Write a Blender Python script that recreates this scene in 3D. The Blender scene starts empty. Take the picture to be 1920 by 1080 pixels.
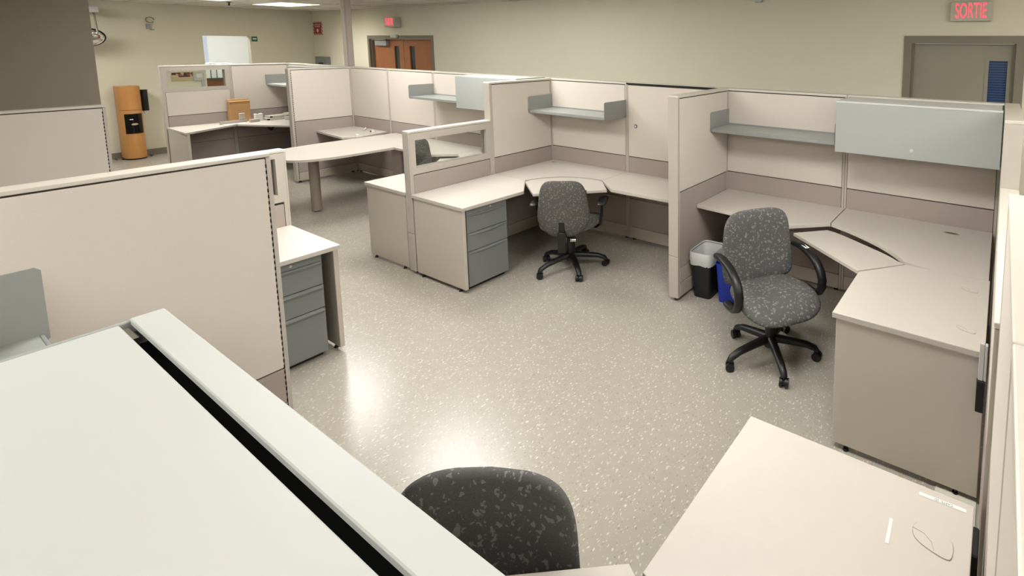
import bpy, bmesh, math, random
from mathutils import Vector, Matrix
random.seed(7)
S = bpy.context.scene
COL = S.collection
R = math.radians

# ---------------------------------------------------------------- camera
cam_d = bpy.data.cameras.new('camera'); cam = bpy.data.objects.new('camera', cam_d); COL.objects.link(cam)
yaw, pit, rol = R(29.0227), R(6.2704), R(0.5074)
fw = Vector((-math.sin(yaw)*math.cos(pit), math.cos(yaw)*math.cos(pit), -math.sin(pit)))
rt = Vector((math.cos(yaw), math.sin(yaw), 0)); up = rt.cross(fw)
r2 = math.cos(rol)*rt + math.sin(rol)*up; u2 = -math.sin(rol)*rt + math.cos(rol)*up
m = Matrix((r2, u2, -fw)).transposed().to_4x4(); m.translation = Vector((0.0125, -4.0088, 2.0821))
cam.matrix_world = m
cam_d.sensor_fit = 'HORIZONTAL'; cam_d.sensor_width = 36
cam_d.lens = 940.07/1920*36
cam_d.shift_x = (960-1360.91)/1920; cam_d.shift_y = (185.9-540)/1920
cam_d.clip_start = 0.02; cam_d.clip_end = 60
S.camera = cam

# ---------------------------------------------------------------- world, exposure
w = bpy.data.worlds.new('world'); S.world = w; w.use_nodes = True
w.node_tree.nodes['Background'].inputs[0].default_value = (1, .95, .85, 1)
w.node_tree.nodes['Background'].inputs[1].default_value = 0.3
S.view_settings.view_transform = 'Standard'; S.view_settings.look = 'None'
S.view_settings.gamma = 1; S.view_settings.use_curve_mapping = False
S.view_settings.exposure = 0.0
S.cycles.max_bounces = 10; S.cycles.diffuse_bounces = 2; S.cycles.use_denoising = True
S.cycles.caustics_reflective = False; S.cycles.caustics_refractive = False
LAMP_POWER = 19.5            # emission strength of every fluorescent diffuser
LAMP_COLOR = (1.0, 0.995, 0.985, 1)

# ---------------------------------------------------------------- materials
def lin(c):
    return tuple((x/255/12.92 if x/255 <= .04045 else ((x/255+.055)/1.055)**2.4) for x in c) + (1,)
MATS = {}
def mat(name, rgb, rough=.6, metal=0., noise=0., nscale=40., bump=0., bscale=200., emit=0., spec=.5, alpha=None):
    if name in MATS: return MATS[name]
    M = bpy.data.materials.new(name); M.use_nodes = True; N = M.node_tree.nodes; L = M.node_tree.links
    b = N['Principled BSDF']; c = lin(rgb)
    b.inputs['Base Color'].default_value = c; b.inputs['Roughness'].default_value = rough
    b.inputs['Metallic'].default_value = metal; b.inputs['Specular IOR Level'].default_value = spec
    if noise or bump:
        t = N.new('ShaderNodeTexCoord')
    if noise:
        n = N.new('ShaderNodeTexNoise'); n.inputs['Scale'].default_value = nscale; n.inputs['Detail'].default_value = 5
        L.new(t.outputs['Object'], n.inputs['Vector'])
        mx = N.new('ShaderNodeMix'); mx.data_type = 'RGBA'; L.new(n.outputs['Fac'], mx.inputs[0])
        mx.inputs[6].default_value = tuple(x*(1-noise) for x in c[:3])+(1,)
        mx.inputs[7].default_value = tuple(min(1, x*(1+noise)) for x in c[:3])+(1,)
        L.new(mx.outputs[2], b.inputs['Base Color'])
    if bump:
        n2 = N.new('ShaderNodeTexNoise'); n2.inputs['Scale'].default_value = bscale
        L.new(t.outputs['Object'], n2.inputs['Vector'])
        bp = N.new('ShaderNodeBump'); bp.inputs['Strength'].default_value = bump; bp.inputs['Distance'].default_value = .002
        L.new(n2.outputs['Fac'], bp.inputs['Height']); L.new(bp.outputs['Normal'], b.inputs['Normal'])
    if emit:
        b.inputs['Emission Color'].default_value = c; b.inputs['Emission Strength'].default_value = emit
    MATS[name] = M; return M
wallm   = mat('wall_paint', (236,230,206), .85, noise=.02, nscale=3, bump=.1)
wallwm  = mat('office_wall_paint', (240,242,236), .85, noise=.02, nscale=3)
greym   = mat('grey_column_paint', (136,128,111), .7, noise=.02, nscale=2)
ceilm   = mat('ceiling_tile', (248,244,234), .9, noise=.04, nscale=60, bump=.3)
gridm   = mat('ceiling_bar', (216,210,196), .6)
skinm   = mat('panel_fabric', (221,211,198), .9, noise=.035, nscale=160, bump=.25, bscale=700, spec=.2)
bandm   = mat('panel_band_fabric', (176,162,153), .9, noise=.04, nscale=160, bump=.25, bscale=700, spec=.2)
trimm   = mat('panel_trim', (194,185,172), .45, noise=.01, nscale=5)
capm    = mat('panel_cap', (214,207,193), .4, noise=.01, nscale=5)
corem   = mat('panel_core', (70,62,56), .7)
lamm    = mat('laminate', (205,197,185), .42, noise=.025, nscale=25, bump=.04, bscale=300)
lam2m   = mat('end_panel_laminate', (206,195,181), .5, noise=.02, nscale=25, bump=.04, bscale=300)
racem   = mat('raceway', (196,184,168), .6, noise=.01, nscale=5)
grm     = mat('grey_steel', (132,135,133), .5, metal=.0, noise=.02, nscale=30)
grlm    = mat('light_grey_steel', (170,173,168), .42, noise=.015, nscale=12)
bintopm = mat('bin_top_lit_steel', (206,207,201), .42, noise=.01, nscale=8)  # same steel made lighter, the light on upward faces put into the colour
grxm    = mat('shelf_grey_steel', (150,152,147), .45, noise=.02, nscale=30)
blackm  = mat('black_plastic', (22,21,21), .42, noise=.05, nscale=60)
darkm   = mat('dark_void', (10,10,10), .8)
chromem = mat('chrome', (200,200,195), .25, metal=1.)
silvm   = mat('silver_plastic', (205,205,200), .35, noise=.01)
whitem  = mat('white_paper', (236,236,228), .7, noise=.01)
glassm  = None

def glass():
    global glassm
    if glassm: return glassm
    M = bpy.data.materials.new('clear_glass'); M.use_nodes = True; N = M.node_tree.nodes; L = M.node_tree.links
    N.clear(); o = N.new('ShaderNodeOutputMaterial'); t = N.new('ShaderNodeBsdfTransparent'); g = N.new('ShaderNodeBsdfGlossy')
    t.inputs[0].default_value = (.93, .95, .93, 1); g.inputs['Roughness'].default_value = .02
    f = N.new('ShaderNodeFresnel'); f.inputs[0].default_value = 1.45; mx = N.new('ShaderNodeMixShader')
    L.new(f.outputs[0], mx.inputs[0]); L.new(t.outputs[0], mx.inputs[1]); L.new(g.outputs[0], mx.inputs[2]); L.new(mx.outputs[0], o.inputs[0])
    glassm = M; return M

def floor_material():
    M = bpy.data.materials.new('speckled_vinyl_floor'); M.use_nodes = True; N = M.node_tree.nodes; L = M.node_tree.links
    b = N['Principled BSDF']; t = N.new('ShaderNodeTexCoord')
    n = N.new('ShaderNodeTexNoise'); n.inputs['Scale'].default_value = 14; n.inputs['Detail'].default_value = 6
    L.new(t.outputs['Object'], n.inputs['Vector'])
    base = N.new('ShaderNodeMix'); base.data_type = 'RGBA'
    base.inputs[6].default_value = lin((170,163,149)); base.inputs[7].default_value = lin((181,174,160))
    L.new(n.outputs['Fac'], base.inputs[0])
    cur = base.outputs[2]
    nd = N.new('ShaderNodeTexNoise'); nd.inputs['Scale'].default_value = 45; L.new(t.outputs['Object'], nd.inputs['Vector'])
    dv = N.new('ShaderNodeVectorMath'); dv.operation = 'MULTIPLY_ADD'
    L.new(nd.outputs['Color'], dv.inputs[0]); dv.inputs[1].default_value = (.018,.018,0); L.new(t.outputs['Object'], dv.inputs[2])
    for sc, th, rgb, pr, rot in ((48, .17, (240,236,226), .30, .6), (60, .15, (120,112,98), .22, -.5), (80, .17, (226,220,206), .30, 1.9), (33, .13, (246,244,236), .20, 2.5)):
        mp = N.new('ShaderNodeMapping'); mp.inputs['Rotation'].default_value = (0,0,rot); mp.inputs['Scale'].default_value = (1, .55, 0)
        L.new(dv.outputs[0], mp.inputs[0])
        v = N.new('ShaderNodeTexVoronoi'); v.voronoi_dimensions = '2D'; v.inputs['Scale'].default_value = sc
        L.new(mp.outputs[0], v.inputs['Vector'])
        lt = N.new('ShaderNodeMath'); lt.operation = 'LESS_THAN'; lt.inputs[1].default_value = th; L.new(v.outputs['Distance'], lt.inputs[0])
        sp = N.new('ShaderNodeSeparateColor'); L.new(v.outputs['Color'], sp.inputs[0])
        l2 = N.new('ShaderNodeMath'); l2.operation = 'LESS_THAN'; l2.inputs[1].default_value = pr; L.new(sp.outputs[0], l2.inputs[0])
        mu = N.new('ShaderNodeMath'); mu.operation = 'MULTIPLY'; L.new(lt.outputs[0], mu.inputs[0]); L.new(l2.outputs[0], mu.inputs[1])
        mm = N.new('ShaderNodeMath'); mm.operation = 'MULTIPLY'; mm.inputs[1].default_value = .42; L.new(mu.outputs[0], mm.inputs[0])
        mx = N.new('ShaderNodeMix'); mx.data_type = 'RGBA'; L.new(mm.outputs[0], mx.inputs[0]); L.new(cur, mx.inputs[6])
        mx.inputs[7].default_value = lin(rgb); cur = mx.outputs[2]
    L.new(cur, b.inputs['Base Color'])
    b.inputs['Roughness'].default_value = .24; b.inputs['Specular IOR Level'].default_value = .5
    bn = N.new('ShaderNodeTexNoise'); bn.inputs['Scale'].default_value = 9; L.new(t.outputs['Object'], bn.inputs['Vector'])
    bp = N.new('ShaderNodeBump'); bp.inputs['Strength'].default_value = .12; bp.inputs['Distance'].default_value = .01
    L.new(bn.outputs['Fac'], bp.inputs['Height']); L.new(bp.outputs['Normal'], b.inputs['Normal'])
    return M
floorm = floor_material()

def fabric(name, dark, light, scale, pr=.55):
    M = bpy.data.materials.new(name); M.use_nodes = True; N = M.node_tree.nodes; L = M.node_tree.links
    b = N['Principled BSDF']; t = N.new('ShaderNodeTexCoord')
    nd = N.new('ShaderNodeTexNoise'); nd.inputs['Scale'].default_value = scale*1.3; nd.inputs['Detail'].default_value = 1
    L.new(t.outputs['Object'], nd.inputs['Vector'])
    dv = N.new('ShaderNodeVectorMath'); dv.operation = 'MULTIPLY_ADD'
    L.new(nd.outputs['Color'], dv.inputs[0]); dv.inputs[1].default_value = (1.7/scale,)*3; L.new(t.outputs['Object'], dv.inputs[2])
    v = N.new('ShaderNodeTexVoronoi'); v.inputs['Scale'].default_value = scale; L.new(dv.outputs[0], v.inputs['Vector'])
    lt = N.new('ShaderNodeMath'); lt.operation = 'LESS_THAN'; lt.inputs[1].default_value = .31; L.new(v.outputs['Distance'], lt.inputs[0])
    sp = N.new('ShaderNodeSeparateColor'); L.new(v.outputs['Color'], sp.inputs[0])
    l2 = N.new('ShaderNodeMath'); l2.operation = 'LESS_THAN'; l2.inputs[1].default_value = pr; L.new(sp.outputs[0], l2.inputs[0])
    mu = N.new('ShaderNodeMath'); mu.operation = 'MULTIPLY'; L.new(lt.outputs[0], mu.inputs[0]); L.new(l2.outputs[0], mu.inputs[1])
    fn = N.new('ShaderNodeTexNoise'); fn.inputs['Scale'].default_value = 420; L.new(t.outputs['Object'], fn.inputs['Vector'])
    bs = N.new('ShaderNodeMix'); bs.data_type = 'RGBA'; L.new(fn.outputs['Fac'], bs.inputs[0])
    d = lin(dark); bs.inputs[6].default_value = tuple(x*.45 for x in d[:3])+(1,); bs.inputs[7].default_value = tuple(x*1.55 for x in d[:3])+(1,)
    mx = N.new('ShaderNodeMix'); mx.data_type = 'RGBA'; L.new(mu.outputs[0], mx.inputs[0]); L.new(bs.outputs[2], mx.inputs[6]); mx.inputs[7].default_value = lin(light)
    L.new(mx.outputs[2], b.inputs['Base Color']); b.inputs['Roughness'].default_value = .95; b.inputs['Specular IOR Level'].default_value = .2
    bp = N.new('ShaderNodeBump'); bp.inputs['Strength'].default_value = .35; bp.inputs['Distance'].default_value = .001
    L.new(fn.outputs['Fac'], bp.inputs['Height']); L.new(bp.outputs['Normal'], b.inputs['Normal'])
    return M
fabm = fabric('flecked_chair_fabric', (98,97,95), (138,134,130), 42, 1.0)
fabm2 = fabric('fine_flecked_chair_fabric', (92,90,86), (130,125,118), 52, .95)

def wood(name, a, b_, scale=3.):
    M = bpy.data.materials.new(name); M.use_nodes = True; N = M.node_tree.nodes; L = M.node_tree.links
    b = N['Principled BSDF']; t = N.new('ShaderNodeTexCoord'); mp = N.new('ShaderNodeMapping'); mp.inputs['Scale'].default_value = (scale*4, scale*4, scale*.4)
    L.new(t.outputs['Object'], mp.inputs[0]); n = N.new('ShaderNodeTexNoise'); n.inputs['Scale'].default_value = 3; n.inputs['Detail'].default_value = 6
    L.new(mp.outputs[0], n.inputs['Vector']); mx = N.new('ShaderNodeMix'); mx.data_type = 'RGBA'; L.new(n.outputs['Fac'], mx.inputs[0])
    mx.inputs[6].default_value = lin(a); mx.inputs[7].default_value = lin(b_); L.new(mx.outputs[2], b.inputs['Base Color']); b.inputs['Roughness'].default_value = .45
    return M
doorwood = wood('door_veneer', (158,98,60), (190,126,82))
beech = wood('beech_veneer', (200,140,76), (220,160,96), 2)
brownwood = wood('brown_cabinet_wood', (110,62,38), (140,84,52))

# ---------------------------------------------------------------- geometry helpers
class MB:
    def __init__(s): s.bm = bmesh.new()
    def box(s, x0, x1, y0, y1, z0, z1, bev=0., seg=1):
        r = bmesh.ops.create_cube(s.bm, size=1)['verts']
        for v in r:
            v.co = Vector((x0+(v.co.x+.5)*(x1-x0), y0+(v.co.y+.5)*(y1-y0), z0+(v.co.z+.5)*(z1-z0)))
        if bev:
            es = list({e for v in r for e in v.link_edges})
            bmesh.ops.bevel(s.bm, geom=es, offset=bev, segments=seg, profile=.5, affect='EDGES')
        return s
    def prism(s, pts, z0, z1, zf=None, bev=0.):
        a = sum(pts[i][0]*pts[(i+1) % len(pts)][1]-pts[(i+1) % len(pts)][0]*pts[i][1] for i in range(len(pts)))
        if a < 0: pts = pts[::-1]
        f = zf or (lambda x, y: 0)
        lo = [s.bm.verts.new((x, y, z0+f(x, y))) for x, y in pts]; hi = [s.bm.verts.new((x, y, z1+f(x, y))) for x, y in pts]
        n = len(pts); tf = s.bm.faces.new(hi); s.bm.faces.new(lo[::-1])
        for i in range(n): s.bm.faces.new((lo[i], lo[(i+1) % n], hi[(i+1) % n], hi[i]))
        if bev:
            bmesh.ops.bevel(s.bm, geom=list(tf.edges), offset=bev, segments=2, profile=.5, affect='EDGES')
        return s
    def cyl(s, p, q, r0, r1=None, n=16):
        p, q = Vector(p), Vector(q); r1 = r0 if r1 is None else r1; d = (q-p)
        a = d.orthogonal().normalized(); b = d.normalized().cross(a)
        A = [s.bm.verts.new(p+r0*(math.cos(t)*a+math.sin(t)*b)) for t in [2*math.pi*i/n for i in range(n)]]
        B = [s.bm.verts.new(q+r1*(math.cos(t)*a+math.sin(t)*b)) for t in [2*math.pi*i/n for i in range(n)]]
        s.bm.faces.new(A[::-1]); s.bm.faces.new(B)
        for i in range(n): s.bm.faces.new((A[i], A[(i+1) % n], B[(i+1) % n], B[i]))
        return s
    def sweep(s, path, wv, hw, ht, n=10):
        """tube along path; wv = width direction; hw(i)/ht(i) half sizes"""
        P = [Vector(p) for p in path]; wv = Vector(wv).normalized(); rings = []
        for i, p in enumerate(P):
            t = (P[min(i+1, len(P)-1)]-P[max(i-1, 0)]).normalized(); nn = t.cross(wv).normalized()
            a = hw(i/(len(P)-1)); b = ht(i/(len(P)-1))
            rings.append([s.bm.verts.new(p+wv*a*math.copysign(abs(math.cos(k))**.8, math.cos(k))+nn*b*math.copysign(abs(math.sin(k))**.8, math.sin(k))) for k in [2*math.pi*j/n for j in range(n)]])
        for i in range(len(rings)-1):
            for j in range(n): s.bm.faces.new((rings[i][j], rings[i][(j+1) % n], rings[i+1][(j+1) % n], rings[i+1][j]))
        s.bm.faces.new(rings[0][::-1]); s.bm.faces.new(rings[-1]); return s
    def pillow(s, outline, thick, f, rings=9, n=48, p=5.):
        """cushion: outline(angle)->(u,v); f(u,v,w)->xyz ; thick half thickness"""
        rs = [math.sin(i/rings*math.pi/2) for i in range(1, rings+1)]
        def ring(r, sg): return [s.bm.verts.new(f(outline(2*math.pi*j/n)[0]*r, outline(2*math.pi*j/n)[1]*r, sg*thick*max(0, 1-r**p)**.5)) for j in range(n)]
        fr = [ring(r, 1) for r in rs[:-1]]; bk = [ring(r, -1) for r in rs[:-1]]; ed = ring(1., 0)
        c1 = s.bm.verts.new(f(0, 0, thick)); c2 = s.bm.verts.new(f(0, 0, -thick))
        for side, c, fl in ((fr+[ed], c1, False), (bk+[ed], c2, True)):
            for j in range(n):
                k = (j+1) % n; q = (c, side[0][j], side[0][k]); s.bm.faces.new(q[::-1] if fl else q)
                for i in range(len(side)-1):
                    q = (side[i][j], side[i+1][j], side[i+1][k], side[i][k]); s.bm.faces.new(q[::-1] if fl else q)
        return s
    def build(s, name, m, parent=None, smooth=False, sharp=40, loc=None):
        bmesh.ops.recalc_face_normals(s.bm, faces=s.bm.faces[:])
        me = bpy.data.meshes.new(name); s.bm.to_mesh(me); s.bm.free(); me.materials.append(m)
        if smooth:
            me.polygons.foreach_set('use_smooth', [True]*len(me.polygons))
            try: me.set_sharp_from_angle(angle=R(sharp))
            except Exception: pass
        o = bpy.data.objects.new(name, me); COL.objects.link(o)
        if parent: o.parent = parent
        if loc: o.location = loc
        return o
def thing(name, label, cat, loc=(0, 0, 0), rz=0., group=None):
    o = bpy.data.objects.new(name, None); COL.objects.link(o); o.location = loc; o.rotation_euler = (0, 0, rz)
    o.empty_display_size = .1; o['label'] = label; o['category'] = cat
    if group: o['group'] = group
    return o
def tag(o, label, cat, group=None):
    o['label'] = label; o['category'] = cat
    if group: o['group'] = group
    return o
def struct(o): o['kind'] = 'structure'; return o
def copy_tree(o, parent=None):
    c = o.copy(); COL.objects.link(c)
    if parent: c.parent = parent
    for ch in list(o.children): copy_tree(ch, c)
    return c
def text(name, body, m, parent, loc, rot, size, sx=1., ext=.001):
    cu = bpy.data.curves.new(name, 'FONT'); cu.body = body; cu.size = size; cu.extrude = ext; cu.align_x = 'CENTER'; cu.align_y = 'CENTER'
    cu.materials.append(m); o = bpy.data.objects.new(name, cu); COL.objects.link(o); o.parent = parent
    bpy.context.view_layer.update()
    me = bpy.data.meshes.new_from_object(o.evaluated_get(bpy.context.evaluated_depsgraph_get()))
    bpy.data.objects.remove(o); me.transform(Matrix.Diagonal((sx, 1, 1, 1)))
    o = bpy.data.objects.new(name, me); COL.objects.link(o); o.parent = parent
    o.location = loc; o.rotation_euler = rot; return o
def bez(p0, c, p1, n=14):
    return [((1-t)**2*p0[0]+2*t*(1-t)*c[0]+t*t*p1[0], (1-t)**2*p0[1]+2*t*(1-t)*c[1]+t*t*p1[1]) for t in [i/n for i in range(n+1)]]

# ---------------------------------------------------------------- room
XL, YB, ZC = -13.4, 1.33, 2.72
XR, YF = 5.0, -8.0
struct(MB().box(XL-2.6, XR+.1, YF-.1, YB+.3, -.1, 0).build('floor', floorm))
wl = struct(MB().box(XL-.14, XL, YF, -.44, 0, ZC).box(XL-.14, XL, .25, YB, 0, ZC).box(XL-.14, XL, -.44, .25, 2.155, ZC).build('wall_left', wallm))
T = .16
struct(MB().box(XL, -11.14, YB, YB+T, 0, ZC).box(-11.14, -8.93, YB, YB+T, 2.19, ZC).box(-8.93, -.89, YB, YB+T, 0, ZC)
       .box(-.89, .17, YB, YB+T, 2.18, ZC).box(.17, XR, YB, YB+T, 0, ZC).build('wall_back', wallm))
struct(MB().box(XR, XR+.1, YF, YB+T, 0, ZC).build('wall_right', wallm))
struct(MB().box(XL-.14, XR, YF-.1, YF, 0, ZC).build('wall_front', wallm))
struct(MB().box(XL, XL+.012, YF, -.46, 0, .105).build('baseboard_left', greym))
struct(MB().box(XL, -11.15, YB-.012, YB, 0, .105).box(-8.92, -.9, YB-.012, YB, 0, .105).box(.18, XR, YB-.012, YB, 0, .105).build('baseboard_back', greym))
# ceiling with recessed openings for the light fixtures
FX = [(-11.35, .14), (-10.75, -1.0)]
FX += [(-7.4, -1.0), (-5.0, -.95), (-3.6, -2.4), (-.9, -2.1), (1.9, -1.6), (3.2, .2), (-11.4, -2.9), (-2.2, -5.2), (1.3, -4.3), (3.8, -2.4)]  # first two sited from floor glare, the rest added to brighten walls and desks
HX, HY = .61, .305
xs = sorted({XL-.14, XR+.1} | {x+s*HX for x, y in FX for s in (-1, 1)}); ys = sorted({YF-.1, YB+.2} | {y+s*HY for x, y in FX for s in (-1, 1)})
cb = MB()
for i in range(len(xs)-1):
    for j in range(len(ys)-1):
        mx_, my_ = (xs[i]+xs[i+1])/2, (ys[j]+ys[j+1])/2
        if any(abs(mx_-x) < HX and abs(my_-y) < HY for x, y in FX): continue
        cb.box(xs[i], xs[i+1], ys[j], ys[j+1], ZC, ZC+.02)
ceil = struct(cb.build('ceiling', ceilm))
gb = MB()
for i in range(-11, 5):
    gb.box(i*1.22-.53-.012, i*1.22-.53+.012, YF, YB, ZC-.004, ZC)
for j in range(-13, 3):
    y = j*.61+.445-.01
    if y < YB: gb.box(XL, XR, y-.012, y+.012, ZC-.003, ZC)
g = gb.build('ceiling_grid', gridm, ceil); g['kind'] = 'stuff'
# fluorescent fixtures
lampm = mat('fluorescent_diffuser', (255, 250, 238), .5); nb = lampm.node_tree.nodes['Principled BSDF']
nb.inputs['Emission Color'].default_value = LAMP_COLOR; nb.inputs['Emission Strength'].default_value = LAMP_POWER
def fixture():
    t = thing('ceiling_light', '', 'ceiling light')
    MB().box(-HX, HX, -HY, -HY+.02, -.006, .05).box(-HX, HX, HY-.02, HY, -.006, .05).box(-HX, -HX+.02, -HY+.02, HY-.02, -.006, .05).box(HX-.02, HX, -HY+.02, HY-.02, -.006, .05).build('frame', gridm, t)
    MB().box(-HX+.02, HX-.02, -HY+.02, HY-.02, -.055, .03, .01).build('diffuser', lampm, t)  # hangs below the ceiling, shaped to throw extra light onto upright faces
    return t
f0 = fixture()
def deep_fixture():
    t = thing('ceiling_light', '', 'ceiling light')
    MB().box(-HX, HX, -HY, -HY+.02, -.004, .14).box(-HX, HX, HY-.02, HY, -.004, .14).box(-HX, -HX+.02, -HY+.02, HY-.02, -.004, .14).box(HX-.02, HX, -HY+.02, HY-.02, -.004, .14).build('frame', gridm, t)
    MB().box(-HX+.02, HX-.02, -HY+.02, HY-.02, .125, .135).build('diffuser', lampm, t)
    for k in range(1, 10): MB().box(-HX+.02+k*.117-.002, -HX+.02+k*.117+.002, -HY+.02, HY-.02, .0, .06).build('louvre_blade', gridm, t)
    return t
fd = deep_fixture()
for i, (x, y) in enumerate(FX):
    f = fd if i == 0 else copy_tree(fd) if i == 1 else f0 if i == 2 else copy_tree(f0)
    f.location = (x, y, ZC)
    if i == 0: f['label'] = 'recessed fluorescent ceiling light near the far corner of the room'
    elif i == 1: f['label'] = 'recessed fluorescent ceiling light cut by the top of the photo'
    else: f['label'] = 'unseen fluorescent ceiling light placed for the brightness below it'; f['group'] = 'ceiling lights over the cubicles'
# grey column upper left
struct(MB().box(-9.7, -9.0, -4.2, -2.50, 0, ZC, .004).build('column', greym))
# office beyond the opening
struct(MB().box(-16.0, -15.9, -3, 2.2, 0, ZC).box(-15.9, XL-.14, -3.1, -3, 0, ZC).box(-15.9, XL-.14, 2.2, 2.3, 0, ZC).build('wall_office', wallwm))
struct(MB().box(-16, XL-.14, -3.1, 2.3, ZC, ZC+.05).build('ceiling_office', ceilm))
ofl = copy_tree(f0); ofl.location = (-14.3, .12, ZC-.05); ofl['label'] = 'ceiling light in the bright office behind the doorway'; ofl.rotation_euler = (0, 0, R(90))
oc = thing('cabinet', 'brown wooden cabinet in the bright office behind the doorway', 'cabinet', (-14.6, -.05, 0))
MB().box(-.2, .2, -.45, .75, 0, 1.25, .004).build('body', brownwood, oc)
MB().box(-.21, .21, -.46, .76, 1.25, 1.28).build('top', mat('green_edge', (60, 78, 66), .5), oc)
for i, (y, h, c) in enumerate([(-.30, .30, (225,226,220)), (-.22, .33, (60,70,90)), (-.13, .31, (232,232,226)), (-.04, .32, (222,222,218)), (.05, .3, (235,234,228)), (.14, .31, (222,222,214)), (.23, .3, (230,228,222))]):
    b = MB().box(-.14, .14, -.038, .038, 0, h, .004).build('binder', mat('binder_%d' % i, c, .5), None, loc=(-14.6, y, 1.28))
    tag(b, ['cream binder at the left end of the row', 'dark blue binder second', 'white binder right of the dark blue one', 'pale binder in the middle', 'white binder just right of the middle one', 'pale grey binder second from the right end', 'off-white binder at the right end of the row'][i] + ' on the office cabinet', 'binder', 'binders on the office cabinet')
n1 = thing('notice', 'pale blue and white notice sheet on the office wall seen through the doorway', 'notice', (-15.895, .17, 1.75))
MB().box(0, .004, -.12, .12, -.45, .4).build('sheet', mat('notice_blue', (205,215,228), .7), n1)
MB().box(.004, .006, -.10, .10, -.42, -.26).build('print', mat('notice_green', (84,128,104), .7), n1)
MB().box(.004, .006, -.1, .0, .12, .24).build('emblem', mat('notice_mark', (80,130,180), .7), n1)

# doors
def door_frame(name, x0, x1, zt, fw_, m_, dep=.075):
    return struct(MB().box(x0, x0+fw_, YB-.012, YB+dep+.05, 0, zt).box(x1-fw_, x1, YB-.012, YB+dep+.05, 0, zt).box(x0+fw_, x1-fw_, YB-.012, YB+dep+.05, zt-fw_, zt)
                  .box(x0+fw_, x0+fw_+.018, YB+.03, YB+dep+.05, 0, zt-fw_).box(x1-fw_-.018, x1-fw_, YB+.03, YB+dep+.05, 0, zt-fw_).build(name, m_))
frm = mat('door_frame_paint', (134,126,108), .5, noise=.01)
grd = mat('grey_door_paint', (156,150,132), .55, noise=.02, nscale=3)
d1 = door_frame('door_1', -11.14, -8.93, 2.19, .065, frm)
def leaf(x0, x1, wx0, wx1, m_, par, zt, yy=YB+.08, wz=(1.2, 1.99), frame=False, gm=None):
    MB().box(x0, wx0, yy, yy+.045, .01, zt).box(wx1, x1, yy, yy+.045, .01, zt).box(wx0, wx1, yy, yy+.045, wz[1], zt).box(wx0, wx1, yy, yy+.045, .01, wz[0]).build('door_leaf', m_, par)
    MB().box(wx0, wx1, yy+.02, yy+.026, wz[0], wz[1]).build('pane', gm or mat('dark_glass', (52,58,54), .12), par)
leaf(-11.06, -10.04, -10.36, -10.19, doorwood, d1, 2.12)
leaf(-10.03, -9.01, -9.84, -9.67, doorwood, d1, 2.12)
c = MB().box(-10.93, -10.52, YB+.015, YB+.08, 1.99, 2.09, .006).build('door_closer', grlm, d1)
MB().box(-11.0, -10.5, YB+.0, YB+.03, 2.10, 2.125).build('closer_arm', chromem, c)
sn = MB().box(-10.22, -10.02, YB-.06, YB-.012, 2.14, 2.21, .015, 2).build('motion_sensor', silvm)
tag(sn, 'small white sensor box over the wooden double door', 'sensor')
d2 = door_frame('door_2', -.89, .17, 2.18, .075, frm, .05)
bluem = bpy.data.materials.new('blue_mesh_glass'); bluem.use_nodes = True
N = bluem.node_tree.nodes; L = bluem.node_tree.links; b = N['Principled BSDF']; t = N.new('ShaderNodeTexCoord')
wv = N.new('ShaderNodeTexWave'); wv.bands_direction = 'Z'; wv.inputs['Scale'].default_value = 13; L.new(t.outputs['Object'], wv.inputs['Vector'])
mx = N.new('ShaderNodeMix'); mx.data_type = 'RGBA'; L.new(wv.outputs['Fac'], mx.inputs[0]); mx.inputs[6].default_value = lin((38,62,112)); mx.inputs[7].default_value = lin((74,98,136))
L.new(mx.outputs[2], b.inputs['Base Color']); b.inputs['Roughness'].default_value = .1
leaf(-.80, .09, -.12, .035, grd, d2, 2.10, YB+.055, (1.2, 1.945), gm=bluem)
MB().box(-.15, -.12, YB+.05, YB+.056, 1.17, 1.975).box(.035, .065, YB+.05, YB+.056, 1.17, 1.975).box(-.12, .035, YB+.05, YB+.056, 1.945, 1.975).build('pane_trim', grd, d2)
MB().cyl((.02, YB+.055, 1.0), (.02, YB+.0, 1.0), .012).cyl((.02, YB, 1.0), (-.08, YB, 1.0), .01).build('handle', chromem, d2)

# exit signs
redm = mat('exit_red', (255, 70, 90), .5); q = redm.node_tree.nodes['Principled BSDF']
q.inputs['Emission Color'].default_value = lin((255, 92, 108)); q.inputs['Emission Strength'].default_value = 1.0
signm = mat('exit_sign_housing', (206,200,182), .5)
def exit_sign(label, x0, x1, z0, z1, dep, sx, size):
    t = thing('exit_sign', label, 'exit sign', ((x0+x1)/2, YB, z0))
    W = (x1-x0)/2; H = z1-z0
    MB().box(-W, W, -dep, 0, 0, H, .008, 2).build('housing', signm, t)
    text('lettering', 'SORTIE', redm, t, (0, -dep-.001, H/2), (R(90), 0, 0), size, sx, .002)
exit_sign('red lit exit sign above the grey door', -.478, -.118, 2.315, 2.50, .05, .42, .2)
exit_sign('red lit exit sign above the wooden double door', -10.27, -9.92, 2.345, 2.53, .12, .42, .2)
ws = MB().box(-2.56, -2.475, YB-.05, YB, 2.565, 2.65, .006).build('wall_sensor', silvm)
tag(ws, 'small white box on the back wall cut by the top of the photo', 'sensor')

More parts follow.
